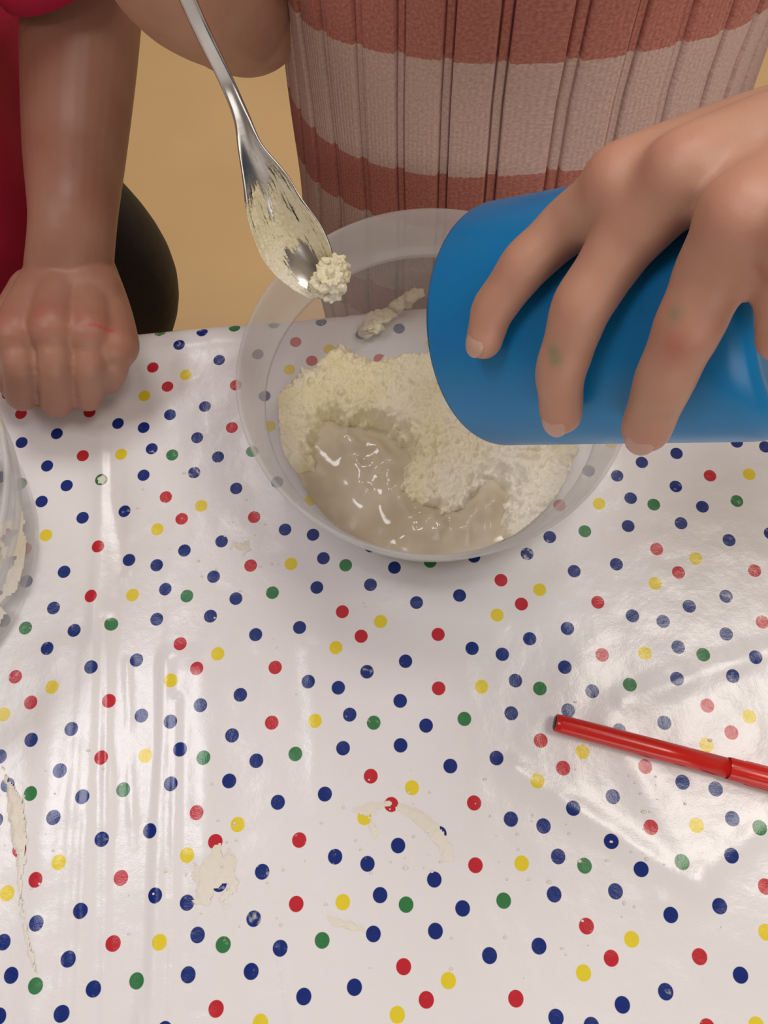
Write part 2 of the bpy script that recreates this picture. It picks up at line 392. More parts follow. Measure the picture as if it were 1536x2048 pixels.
# traces of flour in the second bowl
V = []; F = []; ID = {}
for j in range(150):
    for i in range(150):
        x, y = (i - 75) * .0011, (j - 75) * .0011; q = math.hypot(x, y)
        n = fbm(x * 60, y * 60, 5, 4); e = n + .35 - 25 * abs(q - .058 * B2S) if q < .066 * B2S else -1
        if e > 0: ID[(i, j)] = len(V); V.append((B2[0] + x, B2[1] + y, TZ - .0006 + .0042 * B2S + max(0, q - .058 * B2S) * .35 + .0012 * min(1, e * 2) * (.6 + .8 * abs(fbm(x * 300, y * 300, 2, 3)))))
for (i, j), a in ID.items():
    q = [ID.get(k) for k in ((i + 1, j), (i + 1, j + 1), (i, j + 1))]
    if None not in q: F.append((a, *q))
tag(mesh('flour_residue', V, F, FM, origin=(B2[0] + .06, B2[1], TZ + .004)), 'thin flour residue in the bottom of the nearly empty bowl', 'flour', kind='stuff')

# ------------------------------------------------------------------ blue cup
CM = np.array([.04550103, .14326497, .77543349]); CN = nrm((.67320721, -.36930577, .64062884)); CL = .0925; CR0, CR1 = .040, .0359
def cup_mat():
    mt, nt, N, L, b = nmat('blue_cup_plastic')
    noise_col(N, L, b, (.001, .22, .58), (.001, .27, .62), 12); b.inputs['Roughness'].default_value = .3
    tl_ = N.new('ShaderNodeBsdfTranslucent'); tl_.inputs[0].default_value = (.0, .35, .62, 1)
    mx = N.new('ShaderNodeMixShader'); mx.inputs[0].default_value = .18; L.new(b.outputs[0], mx.inputs[1]); L.new(tl_.outputs[0], mx.inputs[2])
    L.new(mx.outputs[0], N['Material Output'].inputs['Surface']); add_bump(N, L, b, 25, .06, .002, 3); return mt
cupm = cup_mat()
cr_ = root('plastic_cup', CM, 'bright blue plastic cup tipped over the mixing bowl by a small hand', 'cup')
MB().lathe([(.0004, .0035), (.030, .0035), (.0330, .006), (.0342, .012), (.0384, CL - .001), (.0390, CL), (.0398, CL), (CR0, CL - .0012), (CR1 + .0005, .010), (CR1 - .0002, .005), (CR1 - .0022, .0016),
            (.0315, .0), (.0290, .0), (.0280, .0012), (.0004, .0012)], CM + CN * CL, -CN, k=128).obj('cup_wall', cupm, cr_)
a_, b_ = frame(CN)
MB().ell(CM - CN * 0 + nrm(np.cross(CN, (1, 0, 0)) * 1) * 0 + np.array(UP) * .0392, (.0022, .0022, .0016), k=12, n=8).obj('rim_nub', cupm, cr_)

# ------------------------------------------------------------------ red felt pen
pr = simple('red_pen_plastic', (.62, .016, .012), rough=.22, scale=40); pk = simple('black_plug', (.012, .012, .014), rough=.4)
p0 = atz(1110, 1445, .0048); p1 = atz(1455, 1536, .0054); ax = nrm(p1 - p0); pl = np.linalg.norm(p1 - p0)
rp = root('felt_pen', p0 - (0, 0, .0045), 'red capped felt pen lying on the spotted tablecloth', 'pen')
MB().lathe([(.0004, .0012), (.0032, .0012), (.0037, 0), (.0041, .0004), (.0043, .003), (.0046, pl * .6), (.0046, pl + .006), (.0004, pl + .006)], p0, ax, k=40).obj('barrel', pr, rp)
MB().lathe([(.0049, pl), (.0051, pl + .0008), (.0051, pl + .045), (.0047, pl + .050), (.0035, pl + .052), (.0004, pl + .052)], p0, ax, k=40).obj('cap', pr, rp)['_o'] = rp['_o']
a_, b_ = frame(ax)
for i in range(10):
    d = math.cos(i * .628) * a_ + math.sin(i * .628) * b_
    MB().tube([p0 + ax * (pl + .008) + d * .00505, p0 + ax * (pl + .042) + d * .00505], .00035, k=6, n=2).obj('cap_ridge', pr, bpy.data.objects['cap'])
MB().lathe([(.0004, -.0004), (.0030, -.0004), (.0034, .0002), (.0034, .003), (.0004, .003)], p0, ax, k=32).obj('end_plug', pk, rp)

# ------------------------------------------------------------------ spoon
sm_, nt, N, L, b = nmat('brushed_steel')
noise_col(N, L, b, (.50, .49, .47), (.62, .60, .57), 60); b.inputs['Metallic'].default_value = 1; b.inputs['Roughness'].default_value = .27; add_bump(N, L, b, 500, .08, .0004)
ST = [(262, -270, .186, 20, 0), (376, 0, .224, 17, 0), (415, 85, .237, 16, 0), (454, 165, .249, 15, .0004), (483, 235, .257, 17, .0008), (502, 300, .264, 27, .0025), (533, 370, .272, 49, .0055),
      (555, 430, .279, 62, .0072), (587, 490, .286, 69, .0076), (620, 540, .292, 56, .0062), (642, 575, .296, 34, .0036), (653, 595, .2985, 7, .0012)]
SS = catmull(np.array([[*atd(x, y, d), hw * d / FPX, sg] for x, y, d, hw, sg in ST]), 8)
SC = SS[:, :3]; SW = np.maximum(SS[:, 3], .0008); SG = SS[:, 4]; STn = np.gradient(SC, axis=0)
def sp_frame(i):
    t = nrm(STn[i]); v = nrm(CAM - SC[i]); a = nrm(np.cross(v, t)); a = a * math.cos(.22) + np.cross(t, a) * math.sin(.22); a = nrm(a - (a @ t) * t); return t, a, np.cross(t, a)
def sp_pt(i, wv, off=0.0):
    t, a, nn = sp_frame(i)
    if nn @ (CAM - SC[i]) < 0: nn = -nn
    return SC[i] + a * wv * SW[i] + nn * (off - SG[i] * (1 - wv * wv))
KW = np.linspace(-1, 1, 15); R = []
for i in range(len(SC)):
    th_ = .0009
    top = [sp_pt(i, wv, th_ * (1 - abs(wv) ** 6)) for wv in KW]; bot = [sp_pt(i, wv, -th_ * (1 - abs(wv) ** 6) - .0004) for wv in KW[::-1]]
    R.append(np.array(top + bot))
spn = root('serving_spoon', SC[-1], 'steel spoon dusted with flour hanging over the mixing bowl', 'spoon')
half = 5 * 8 - 4
MB().rings(R[:half + 1], cap=False).obj('handle', sm_, spn); MB().rings(R[half:], cap=False).obj('spoon_bowl', sm_, spn)
# flour stuck to the spoon
THK = []; V = []; F = []; ID = {}; KF = np.linspace(-.97, .97, 80); i0 = 5 * 8 - 2
idxs = np.arange(i0, len(SC) - 3, .13)
def sp_lerp(t, wv, off):
    k = min(int(t), len(SC) - 2); q = t - k; return sp_pt(k, wv, off) * (1 - q) + sp_pt(k + 1, wv, off) * q
for ii, t in enumerate(idxs):
    for jj, wv in enumerate(KF):
        u = (t - i0) / (len(SC) - 3 - i0)
        n = .5 + .55 * fbm(wv * 2.6, u * 4.5, 3.3, 4) + .55 * fbm(wv * 13, u * 4.5, 1, 4)
        dens = n + .55 * sstep(.10, .30, u) - 1.5 * sstep(.52, .68, u) * (1 - sstep(.22, .66, abs(wv + .15))) - .35 * (1 - sstep(.0, .30, u)) - .45 * (1 - sstep(.0, .4, abs(u - .28) * 2 + abs(wv - .2)))
        th = .0010 + .0011 * max(0, min(1.0, dens - .45)) + .0008 * abs(fbm(wv * 16, u * 22, 6, 4))
        if dens > .40: ID[(ii, jj)] = len(V); V.append(sp_lerp(t, wv, th)); THK.append((dens, wv, u))
for (i, j), a in ID.items():
    q = [ID.get(k) for k in ((i + 1, j), (i + 1, j + 1), (i, j + 1))]
    if None not in q: F.append((a, *q))
fcm = flour_mat('flour_film'); N_, L_ = fcm.node_tree.nodes, fcm.node_tree.links
at_ = node(N_, 'ShaderNodeAttribute', attribute_name='cover'); uv_ = node(N_, 'ShaderNodeAttribute', attribute_name='grain')
mr_ = N_.new('ShaderNodeMapRange'); L_.new(uv_.outputs['Fac'], mr_.inputs['Value']); mr_.inputs['From Min'].default_value = .0; mr_.inputs['From Max'].default_value = .30
tp_ = N_.new('ShaderNodeBsdfTransparent'); ms_ = N_.new('ShaderNodeMixShader'); L_.new(mr_.outputs[0], ms_.inputs[0]); L_.new(tp_.outputs[0], ms_.inputs[1]); L_.new(N_['Principled BSDF'].outputs[0], ms_.inputs[2])
L_.new(ms_.outputs[0], N_['Material Output'].inputs['Surface'])
fs = mesh('flour_coating', V, F, fcm, origin=SC[-20]); set_attr(fs, 'grain', [d - .50 + .30 * fbm(q * 22, u * 14, 2, 4) + .20 * fbm(q * 60, u * 90, 8, 3) for d, q, u in THK]); tag(fs, 'cream flour caked in the hollow of the steel spoon', 'flour')
fk = MB()
for (px, py, d, r_, s) in ((660, 560, .2885, .0062, 1), (672, 530, .2885, .0046, 2), (645, 575, .2915, .0048, 3), (662, 582, .2915, .0044, 4), (676, 552, .2895, .0040, 5), (641, 560, .2905, .0035, 6)):
    fk.add(*clump('c', atd(px, py, d), (r_, r_ * .9, r_ * .7), np.eye(3), FM, s * 5.1, amp=.5, fr=420, k=56, n=40))
tag(fk.obj('flour_clump', FM, origin=atd(660, 575, .293)), 'crumbly flour clump at the tip of the steel spoon', 'flour')

# ------------------------------------------------------------------ dried smears on the cloth
sme = flour_mat('dried_batter'); sme.node_tree.nodes['Color Ramp'].color_ramp.elements[0].color = (.78, .73, .62, 1); sme.node_tree.nodes['Color Ramp'].color_ramp.elements[1].color = (.82, .78, .72, 1)
def smear(name, poly, label, thick=.0007, res=.0009, edge=.0012, gaps=0.0, seed=0):
    P = [atz(*q, 0)[:2] for q in poly]; A = np.array(P); x0, y0 = A.min(0) - .004; x1, y1 = A.max(0) + .004; V = []; F = []; ID = {}
    nx, ny = int((x1 - x0) / res) + 1, int((y1 - y0) / res) + 1
    for j in range(ny):
        for i in range(nx):
            x, y = x0 + i * res, y0 + j * res
            e = sdf_poly(x, y, P) + edge * fbm(x * 300, y * 300, seed, 3) - gaps * max(0, fbm(x * 160, y * 160, seed + 9, 3)) * .01
            if e > -.0003: ID[(i, j)] = len(V); V.append((x, y, TZ - .002 + cloth_h(x, y) + .0001 + thick * float(sstep(-.0003, .0022, e)) * (.8 + .8 * fbm(x * 420, y * 420, seed + 3, 3))))
    for (i, j), a in ID.items():
        q = [ID.get(k) for k in ((i + 1, j), (i + 1, j + 1), (i, j + 1))]
        if None not in q: F.append((a, *q))
    o = mesh(name, V, F, sme, origin=V[len(V) // 2]); return tag(o, label, 'smear')
smear('dried_smear', [(0, 1520), (18, 1560), (45, 1600), (55, 1690), (42, 1760), (48, 1830), (60, 1880), (78, 1945), (70, 1955), (50, 1890), (34, 1800), (30, 1720), (12, 1640), (8, 1570)], 'long dried dough streak crossing the cloth folds', thick=.0016, seed=1)
smear('dried_smear', [(800, 1606), (840, 1618), (880, 1652), (906, 1695), (910, 1724), (890, 1726), (874, 1694), (848, 1662), (815, 1634), (785, 1618)], 'thin curved arc of dried batter on the spotted cloth', thick=.0006, edge=.0006, seed=2)
smear('dried_smear', [(700, 1620), (740, 1606), (790, 1600), (782, 1612), (745, 1618), (760, 1650), (752, 1680), (730, 1672), (722, 1640)], 'dried batter smudge around a yellow spot', thick=.0004, gaps=.6, seed=3, res=.0006)
smear('dried_smear', [(395, 1720), (440, 1680), (470, 1720), (478, 1770), (450, 1810), (405, 1815), (375, 1800), (368, 1755)], 'patchy dried flour stain beside the cloth folds', thick=.0005, gaps=1.3, edge=.004, seed=4, res=.0006)
smear('dried_smear', [(650, 1830), (680, 1838), (720, 1850), (735, 1868), (700, 1862), (660, 1850)], 'short dried batter streak on the spotted cloth', thick=.0005, edge=.001, gaps=.1, seed=5)
smear('dried_smear', [(194, 954), (206, 948), (212, 957), (206, 967), (195, 965)], 'round flour blot hiding a green spot', thick=.0004, edge=.0003, seed=6, res=.0005)
smear('dried_smear', [(455, 1085), (495, 1080), (505, 1105), (470, 1115)], 'faint flour dab next to the mixing bowl', thick=.0003, gaps=1.2, edge=.003, seed=7, res=.0006)

# loose crumbs of flour scattered on the cloth
random.seed(11); cb = MB()
for i in range(170):
    px, py = random.choice(((430, 1760), (780, 1660), (1100, 1800), (60, 1700), (480, 1110), (1250, 1650))); px += random.gauss(0, 110); py += random.gauss(0, 110)
    c = atz(px, py, 0)
    if math.hypot(*(c[:2] - BC)) < .09 or c[1] > .2: continue
    r_ = random.uniform(.0002, .0007); cb.add(*clump('c', (c[0], c[1], TZ - .002 + cloth_h(c[0], c[1]) + r_ * .3), (r_ * random.uniform(1, 1.8), r_, r_ * .5), np.eye(3), FM, i * 1.7, k=7, n=4))
tag(cb.obj('flour_crumbs', sme, origin=atz(780, 1660, 0)), 'tiny flour crumbs scattered over the spotted cloth', 'crumbs', kind='stuff')

# ------------------------------------------------------------------ skin and clothes materials
def skin_mat(name, c):
    mt, nt, N, L, b = nmat(name)
    r = noise_col(N, L, b, c, (c[0] * .93, c[1] * .85, c[2] * .84), 45)
    at = node(N, 'ShaderNodeAttribute', attribute_name='flush'); mx = node(N, 'ShaderNodeMix', data_type='RGBA'); L.new(at.outputs['Fac'], mx.inputs[0])
    L.new(r.outputs[0], mx.inputs[6]); mx.inputs[7].default_value = (c[0] * .98, c[1] * .62, c[2] * .60, 1)
    a2 = node(N, 'ShaderNodeAttribute', attribute_name='ink'); m2 = node(N, 'ShaderNodeMix', data_type='RGBA'); L.new(a2.outputs['Fac'], m2.inputs[0])
    L.new(mx.outputs[2], m2.inputs[6]); m2.inputs[7].default_value = (.10, .22, .12, 1)
    a3 = node(N, 'ShaderNodeAttribute', attribute_name='scratch'); m3 = node(N, 'ShaderNodeMix', data_type='RGBA'); L.new(a3.outputs['Fac'], m3.inputs[0])
    L.new(m2.outputs[2], m3.inputs[6]); m3.inputs[7].default_value = (.45, .05, .04, 1)
    L.new(m3.outputs[2], b.inputs['Base Color'])
    b.inputs['Roughness'].default_value = .48; b.inputs['Subsurface Weight'].default_value = .12; b.inputs['Subsurface Radius'].default_value = (1, .35, .2); b.inputs['Subsurface Scale'].default_value = .004
    p = add_bump(N, L, b, 220, .12, .0008, 4); add_bump(N, L, b, 1200, .1, .0003, 2, prev=p); return mt
skin1 = skin_mat('skin_fair', (.56, .315, .215)); skin2 = skin_mat('skin_tan', (.38, .19, .128))
nail = simple('fingernail', (.60, .36, .28), rough=.3)
hair1 = simple('brown_hair', (.06, .03, .015), rough=.5, scale=200, bump=.5, bscale=300); hair2 = simple('dark_hair', (.02, .012, .008), rough=.5, scale=200, bump=.5, bscale=300)
eyem = simple('eye', (.75, .73, .7), rough=.1); shoe = simple('dark_shoe', (.03, .03, .035), rough=.6)

def knuckle_attr(o, flush, ink=(), scratch=(), shift=(0, 0, 0)):
    n = len(o.data.vertices); V = np.empty(n * 3, np.float32); o.data.vertices.foreach_get('co', V); V = V.reshape(-1, 3) + np.asarray(shift)
    def f(L_):
        a = np.zeros(n)
        for p, r, k in L_: a = np.maximum(a, k * np.exp(-((V - p) ** 2).sum(1) / (r * r)))
        return a
    set_attr(o, 'flush', f(flush)); set_attr(o, 'ink', f(ink)); set_attr(o, 'scratch', f(scratch))
def head(mb, c, s=1.0, face=(0, -1, 0)):
    f = nrm(face); u = np.array([0, 0, 1.0]); sx = np.cross(f, u)
    mb.ell(c, (.072 * s, .088 * s, .098 * s), (sx, f, u), k=32, n=24); mb.ell(c + f * .035 * s - u * .055 * s, (.045 * s, .042 * s, .045 * s), (sx, f, u))
    mb.ell(c + f * .088 * s - u * .018 * s, (.011 * s, .013 * s, .012 * s), (sx, f, u)); mb.tube([c + f * .083 * s + u * .012 * s, c + f * .09 * s - u * .014 * s], (.006 * s, .009 * s))
    mb.tube([c + f * .08 * s - u * .048 * s - sx * .018 * s, c + f * .084 * s - u * .05 * s, c + f * .08 * s - u * .048 * s + sx * .018 * s], (.004 * s, .0065 * s, .004 * s))
    for k in (-1, 1): mb.ell(c + sx * k * .074 * s - u * .01 * s - f * .005 * s, (.008 * s, .016 * s, .027 * s), (sx, f, u))
    return f, u, sx
def head_parts(c, s, face, hm, parent, long_=False):
    f, u, sx = nrm(face), np.array([0, 0, 1.0]), np.cross(nrm(face), (0, 0, 1.0))
    for k in (-1, 1): MB().ell(c + f * .074 * s + sx * k * .029 * s + u * .004 * s, (.0125 * s, .011 * s, .009 * s), (sx, f, u)).obj('eye', eyem, parent)
    hb = MB(); hb.ell(c - f * .014 * s + u * .018 * s, (.080 * s, .088 * s, .096 * s), (sx, f, u), k=32, n=20)
    if long_: hb.tube([c - f * .06 * s + u * .02 * s, c - f * .085 * s - u * .06 * s, c - f * .09 * s - u * .16 * s], (.06 * s, .055 * s, .03 * s))
    hb.obj('hair', hm, parent)

# ------------------------------------------------------------------ child in the striped ribbed top
def on_cup(px, py, off):
    d = ray(px, py); best = None
    for t in np.arange(.08, .34, .0004):
        p = CAM + d * t; s = (p - CM) @ CN; q = np.linalg.norm(p - CM - s * CN); R_ = CR0 + (CR1 - CR0) * min(max(s / CL, 0), 1) + off
        if q <= R_: return p
        if best is None or q - R_ < best[0]: best = (q - R_, p)
    return best[1]
def outward(p):
    s = (p - CM) @ CN; return nrm(p - CM - s * CN)
b1 = MB(); fl1 = []; nails1 = []
def finger(mb, pts, rr):
    P_ = []; r_ = []                                                  # straighter phalanges, sharper bends at the joints
    for k in range(len(pts)):
        if k: P_ += [pts[k - 1] * .72 + pts[k] * .28, pts[k - 1] * .5 + pts[k] * .5, pts[k - 1] * .28 + pts[k] * .72]; r_ += [rr[k - 1] * .70 + rr[k] * .28, (rr[k - 1] + rr[k]) * .475, rr[k - 1] * .28 + rr[k] * .70]
        P_.append(pts[k]); r_.append(rr[k])
    mb.tube(P_, r_, k=18, n=3)
FING = dict(index=([(968, 682), (985, 620), (1052, 528), (1135, 452), (1245, 372)], (.0055, .0062, .0069, .0074, .0090)),
            middle=([(1122, 828), (1120, 745), (1163, 612), (1250, 480), (1368, 352)], (.0061, .0068, .0076, .0082, .0098)),
            ring=([(1292, 858), (1328, 762), (1378, 650), (1424, 550), (1488, 440)], (.0066, .0072, .0078, .0084, .0100)),
            pinky=([(1556, 680), (1564, 610), (1572, 555), (1590, 515), (1620, 470)], (.0050, .0056, .0060, .0066, .0085)))
MCP = {}
for nme, (P, rr) in FING.items():
    Q = [on_cup(x, y, r * .92 + (.0008 if k == 2 else 0.0) + (.004 if k == 4 else 0)) for k, ((x, y), r) in enumerate(zip(P, rr))]
    MCP[nme] = Q[4]; finger(b1, Q, rr)
    o_ = outward(Q[4]); b1.ell(Q[4] + o_ * .0004, (.0086, .0086, .0086))
    fl1 += [(Q[2] + outward(Q[2]) * .006, .007, .28), (Q[0], .009, .35), (Q[4] + o_ * .01, .009, .35)]
    nails1.append((Q[0], Q[1], rr[0]))
WR = atd(1800, 235, .182); OUTW = outward(MCP['ring'])
pc = (MCP['index'] + MCP['middle'] + MCP['ring'] + MCP['pinky']) / 4
for nme, q in MCP.items():                                            # metacarpals fill the back of the hand
    wq = WR + (q - pc) * .38
    b1.tube([q, q * .5 + wq * .5 + OUTW * .003, wq], (.0103, .0108, .013), k=18, n=5)
wd = nrm(MCP['pinky'] - MCP['index']); hl = WR - pc; Rg = []
for k in range(3):
    mk = [MCP[q] for q in ('index', 'middle', 'ring', 'pinky')]; b1.tube([mk[k] + hl * .10 - OUTW * .001, mk[k + 1] + hl * .10 - OUTW * .001], (.0088, .0088), k=16, n=3)
for t in np.linspace(.06, 1.05, 16):                                 # flat slab of the palm between knuckles and wrist
    c_ = pc + hl * t + OUTW * (.0045 * (1 - t) * float(sstep(.0, .35, t)) - .001); t_ = nrm(hl); a2_ = nrm(wd - (wd @ t_) * t_); n2_ = nrm(np.cross(t_, a2_))
    if n2_ @ OUTW < 0: n2_ = -n2_
    hw_ = .0285 * (1 - t) + .021 * t; ht_ = (.0110 * (1 - t) + .0165 * t) * max(.45, float(sstep(-.1, .3, t))); th_ = np.linspace(0, 2 * math.pi, 28, endpoint=False)
    Rg.append(c_ + hw_ * np.cos(th_)[:, None] * a2_ + ht_ * np.sin(th_)[:, None] * n2_ - n2_ * .002)
b1.rings(Rg)
TH = [WR * .62 + pc * .38 - OUTW * .012 + np.array([-.006, .016, 0]), on_cup(1330, 395, .008) + np.array([0, .010, -.014]), CM + CN * .050 + nrm(np.array([.1, .85, -.5]) - (np.array([.1, .85, -.5]) @ CN) * CN) * .0465, CM + CN * .030 + nrm(np.array([.0, .8, -.6]) - (np.array([.0, .8, -.6]) @ CN) * CN) * .0468]
finger(b1, TH, (.012, .0095, .0080, .0066))
EL = np.array([.285, .315, TZ + .150]); SHL = np.array([.205, .405, TZ + .345]); SHR = np.array([-.035, .405, TZ + .345])
b1.tube([WR, WR * .7 + EL * .3, WR * .35 + EL * .65, EL], (.0195, .0225, .029, .029), k=24)
b1.tube([EL, EL * .5 + SHL * .5, SHL], (.029, .033, .040), k=24)
ER = atd(468, 0, .385); HR = np.array(SC[0]) + np.array([-.004, .012, .012])
b1.tube([ER, ER * .6 + HR * .4 + np.array([-.010, 0, 0]), HR + np.array([-.006, .03, -.012])], (.0335, .032, .020), k=24)
b1.ell(ER + np.array([.004, -.001, -.001]), (.034, .033, .033))
b1.tube([ER, ER * .5 + SHR * .5, SHR], (.034, .035, .040), k=24)
# right hand closed round the spoon handle
hd = nrm(SC[0] - SC[8]); fa_ = nrm(HR + np.array([-.006, .03, -.012]) - SC[0]); sd = nrm(np.cross(hd, fa_))
b1.ell(SC[0] + fa_ * .018 + hd * .012, (.012, .022, .028), (sd, fa_, hd))
for k in range(4):
    q = SC[0] + hd * (.034 - k * .013); b1.tube([q + fa_ * .014 + sd * .010, q + sd * .016 - fa_ * .004, q - fa_ * .012 + sd * .004, q - fa_ * .010 - sd * .009], (.0066, .0064, .006, .0052), k=14, n=4)
b1.tube([SC[0] + fa_ * .02 - sd * .008, SC[0] - sd * .014 + hd * .004, SC[0] - sd * .011 - fa_ * .01 - hd * .012], (.008, .007, .006), k=14, n=4)
# trunk, neck, head and legs
b1.tube([(.087, .375, TZ - .12), (.087, .375, TZ + .05), (.085, .385, TZ + .22), (.085, .40, TZ + .32)], (.055, .055, .060, .05), k=24)
b1.tube([SHR, (.085, .41, TZ + .345), SHL], (.038, .045, .038), k=20); b1.tube([(.085, .41, TZ + .34), (.085, .395, TZ + .44)], (.034, .030), k=20)
H1 = np.array([.085, .345, TZ + .515]); head(b1, H1, .95, (-.05, -.8, -.6))
for k in (-1, 1): b1.tube([(.087 + k * .05, .38, TZ - .10), (.087 + k * .055, .37, .30), (.087 + k * .055, .385, .07)], (.045, .035, .028), k=20)
P1 = root('person', (.087, .38, 0), 'child in a ribbed pink striped top holding a spoon and tipping a blue cup', 'person')
V, F = voxel(b1, .0014, 12)
bo = mesh('body', V, F, skin1, P1); bo['_o'] = P1['_o']
INKP = [(on_cup(1103, 708, .014), .0020, .8), (on_cup(1107, 722, .014), .0020, .8), (on_cup(1352, 628, .015), .0020, .5), (on_cup(1345, 845, .012), .002, .35), (on_cup(1352, 690, .016), .001, .0)]
SCR = [(on_cup(1350, 700, .015), .0045, .35)]
knuckle_attr(bo, fl1, INKP, SCR, P1['_o'])
for (t0, t1, r) in nails1[:3]:
    ax_ = nrm(t0 - t1); o_ = outward(t0); o_ = nrm(o_ - (o_ @ ax_) * ax_); s_ = np.cross(ax_, o_)
    MB().ell(t0 + ax_ * r * .02 + o_ * r * .66, (r * .60, r * .78, r * .30), (s_, ax_, o_), k=16, n=10).obj('fingernail', nail, bo)
head_parts(H1, .95, (-.05, -.8, -.6), hair1, bo, True)

def knit_mat():
    mt, nt, N, L, b = nmat('striped_rib_knit')
    uv = node(N, 'ShaderNodeUVMap', uv_map='knit'); sx = N.new('ShaderNodeSeparateXYZ'); L.new(uv.outputs[0], sx.inputs[0])
    # stripes by height along the garment, edge wobbles by a stitch
    wn = N.new('ShaderNodeTexNoise'); wn.inputs['Scale'].default_value = 900; L.new(uv.outputs[0], wn.inputs['Vector'])
    wa = node(N, 'ShaderNodeMath', operation='MULTIPLY_ADD'); L.new(wn.outputs['Fac'], wa.inputs[0]); wa.inputs[1].default_value = .0022; L.new(sx.outputs[1], wa.inputs[2])
    md = node(N, 'ShaderNodeMath', operation='WRAP'); L.new(wa.outputs[0], md.inputs[0]); md.inputs[1].default_value = .0211 + .103; md.inputs[2].default_value = .0211
    gt = node(N, 'ShaderNodeMath', operation='GREATER_THAN'); L.new(md.outputs[0], gt.inputs[0]); gt.inputs[1].default_value = .0601
    n1 = N.new('ShaderNodeTexNoise'); n1.inputs['Scale'].default_value = 700; n1.inputs['Detail'].default_value = 3; L.new(uv.outputs[0], n1.inputs['Vector'])
    def pair(c1, c2):
        r = N.new('ShaderNodeValToRGB'); r.color_ramp.elements[0].position = .35; r.color_ramp.elements[1].position = .7
        r.color_ramp.elements[0].color = (*c1, 1); r.color_ramp.elements[1].color = (*c2, 1); L.new(n1.outputs['Fac'], r.inputs[0]); return r
    red = pair((.46, .150, .115), (.62, .26, .20)); bei = pair((.60, .41, .345), (.78, .56, .48))
    mx = node(N, 'ShaderNodeMix', data_type='RGBA'); L.new(gt.outputs[0], mx.inputs[0]); L.new(red.outputs[0], mx.inputs[6]); L.new(bei.outputs[0], mx.inputs[7])
    L.new(mx.outputs[2], b.inputs['Base Color']); b.inputs['Roughness'].default_value = .9; b.inputs['Specular IOR Level'].default_value = .15; b.inputs['Sheen Weight'].default_value = .15
    wx = node(N, 'ShaderNodeTexWave', wave_type='BANDS', bands_direction='X'); wx.inputs['Scale'].default_value = 150; wx.inputs['Distortion'].default_value = .6; wx.inputs['Detail'].default_value = 1
    L.new(uv.outputs[0], wx.inputs['Vector'])
    p = add_bump(N, L, b, 0, .35, .0008, src=wx.outputs['Fac'])
    tx = N.new('ShaderNodeTexNoise'); tx.inputs['Scale'].default_value = 1100; L.new(uv.outputs[0], tx.inputs['Vector']); add_bump(N, L, b, 0, .35, .0006, prev=p, src=tx.outputs['Fac'])
    return mt
def shirt(name, zs, cx, cy, ax_, by_, mat, parent, ribs=0, nk=72, seed=0, folds=.003, uvname='knit'):
    """trunk of a garment as closed rings; ribs carves knitted grooves"""
    pp = np.array([.0, .05, .07, .085, .10, .115, .13, .16, .25, .4, .5, .6, .75, .84, .87, .885, .90, .915, .93, .95]); n = ribs * len(pp) if ribs else nk
    th = np.linspace(0, 2 * math.pi, n, endpoint=False)
    R = []; UVr = []
    if ribs: th = ((np.arange(ribs)[:, None] + pp[None]) / ribs * 2 * math.pi).ravel()
    zz = np.arange(zs[0], zs[-1], .004)
    for z in zz:
        X, Y, A, B = (np.interp(z, zs, q) for q in (cx, cy, ax_, by_))
        d = np.zeros(n)
        if ribs:
            ph = (th * ribs / (2 * math.pi) + .28 * np.sin(z * 9)) % 1 if False else (th * ribs / (2 * math.pi)) % 1
            q = np.abs(ph - .5) * 2                                  # 0 mid rib .. 1 groove centre
            d = .0008 * (1 - q ** 4) - .0042 * np.exp(-((q - .80) / .035) ** 2) - .0012 * sstep(.76, .82, q)
        fo = np.array([folds * noise.noise(Vector((math.cos(t) * 2.2 + seed, math.sin(t) * 2.2, z * 9))) for t in th])
        e = 2.3
        cx_, sy_ = np.sign(np.cos(th)) * np.abs(np.cos(th)) ** (2 / e), np.sign(np.sin(th)) * np.abs(np.sin(th)) ** (2 / e)
        R.append(np.c_[X + (A + d + fo) * cx_, Y + (B + d + fo) * sy_, np.full(n, TZ + z)])
        UVr.append(np.c_[th * .105, np.full(n, z)])
    inner = [r * 0 for r in R]
    mb = MB(); mb.rings(R, cap=False); o = mb.obj(name, mat, parent)
    uvl_ = o.data.uv_layers.new(name=uvname); UVv = np.vstack(UVr); vi_ = np.empty(len(o.data.loops), np.int32); o.data.loops.foreach_get('vertex_index', vi_)
    uu = UVv[vi_].reshape(-1, 4, 2); wrap_ = (uu[:, :, 0].max(1) - uu[:, :, 0].min(1)) > .3; uu[wrap_, :, 0] = np.where(uu[wrap_, :, 0] < .3, uu[wrap_, :, 0] + 2 * math.pi * .105, uu[wrap_, :, 0])
    uvl_.data.foreach_set('uv', uu.astype(np.float32).ravel())
    so_ = o.modifiers.new('cloth', 'SOLIDIFY'); so_.thickness = .0016; so_.offset = -1; return o
knit = knit_mat()
shirt('ribbed_top', (-.16, -.06, .03, .10, .20, .29, .335, .365), (.090, .091, .091, .087, .085, .085, .085, .085), (.375, .374, .372, .372, .378, .39, .40, .405),
      (.130, .134, .131, .125, .122, .122, .105, .06), (.082, .082, .078, .074, .076, .076, .065, .05), knit, P1, ribs=33)
for S0, S1, nm_ in ((SHR, ER, 'sleeve'), (SHL, EL, 'sleeve')):
    sb = MB(); d_ = S1 - S0; sb.tube([S0 - d_ * .05, S0 + d_ * .2, S0 + d_ * .45], (.050, .047, .044), k=32, round_ends=False); sb.F = sb.F[:-2]
    o = sb.obj(nm_, knit, P1); u_ = o.data.uv_layers.new(name='knit')
trs = simple('dark_trousers', (.05, .035, .035), rough=.8, scale=30)
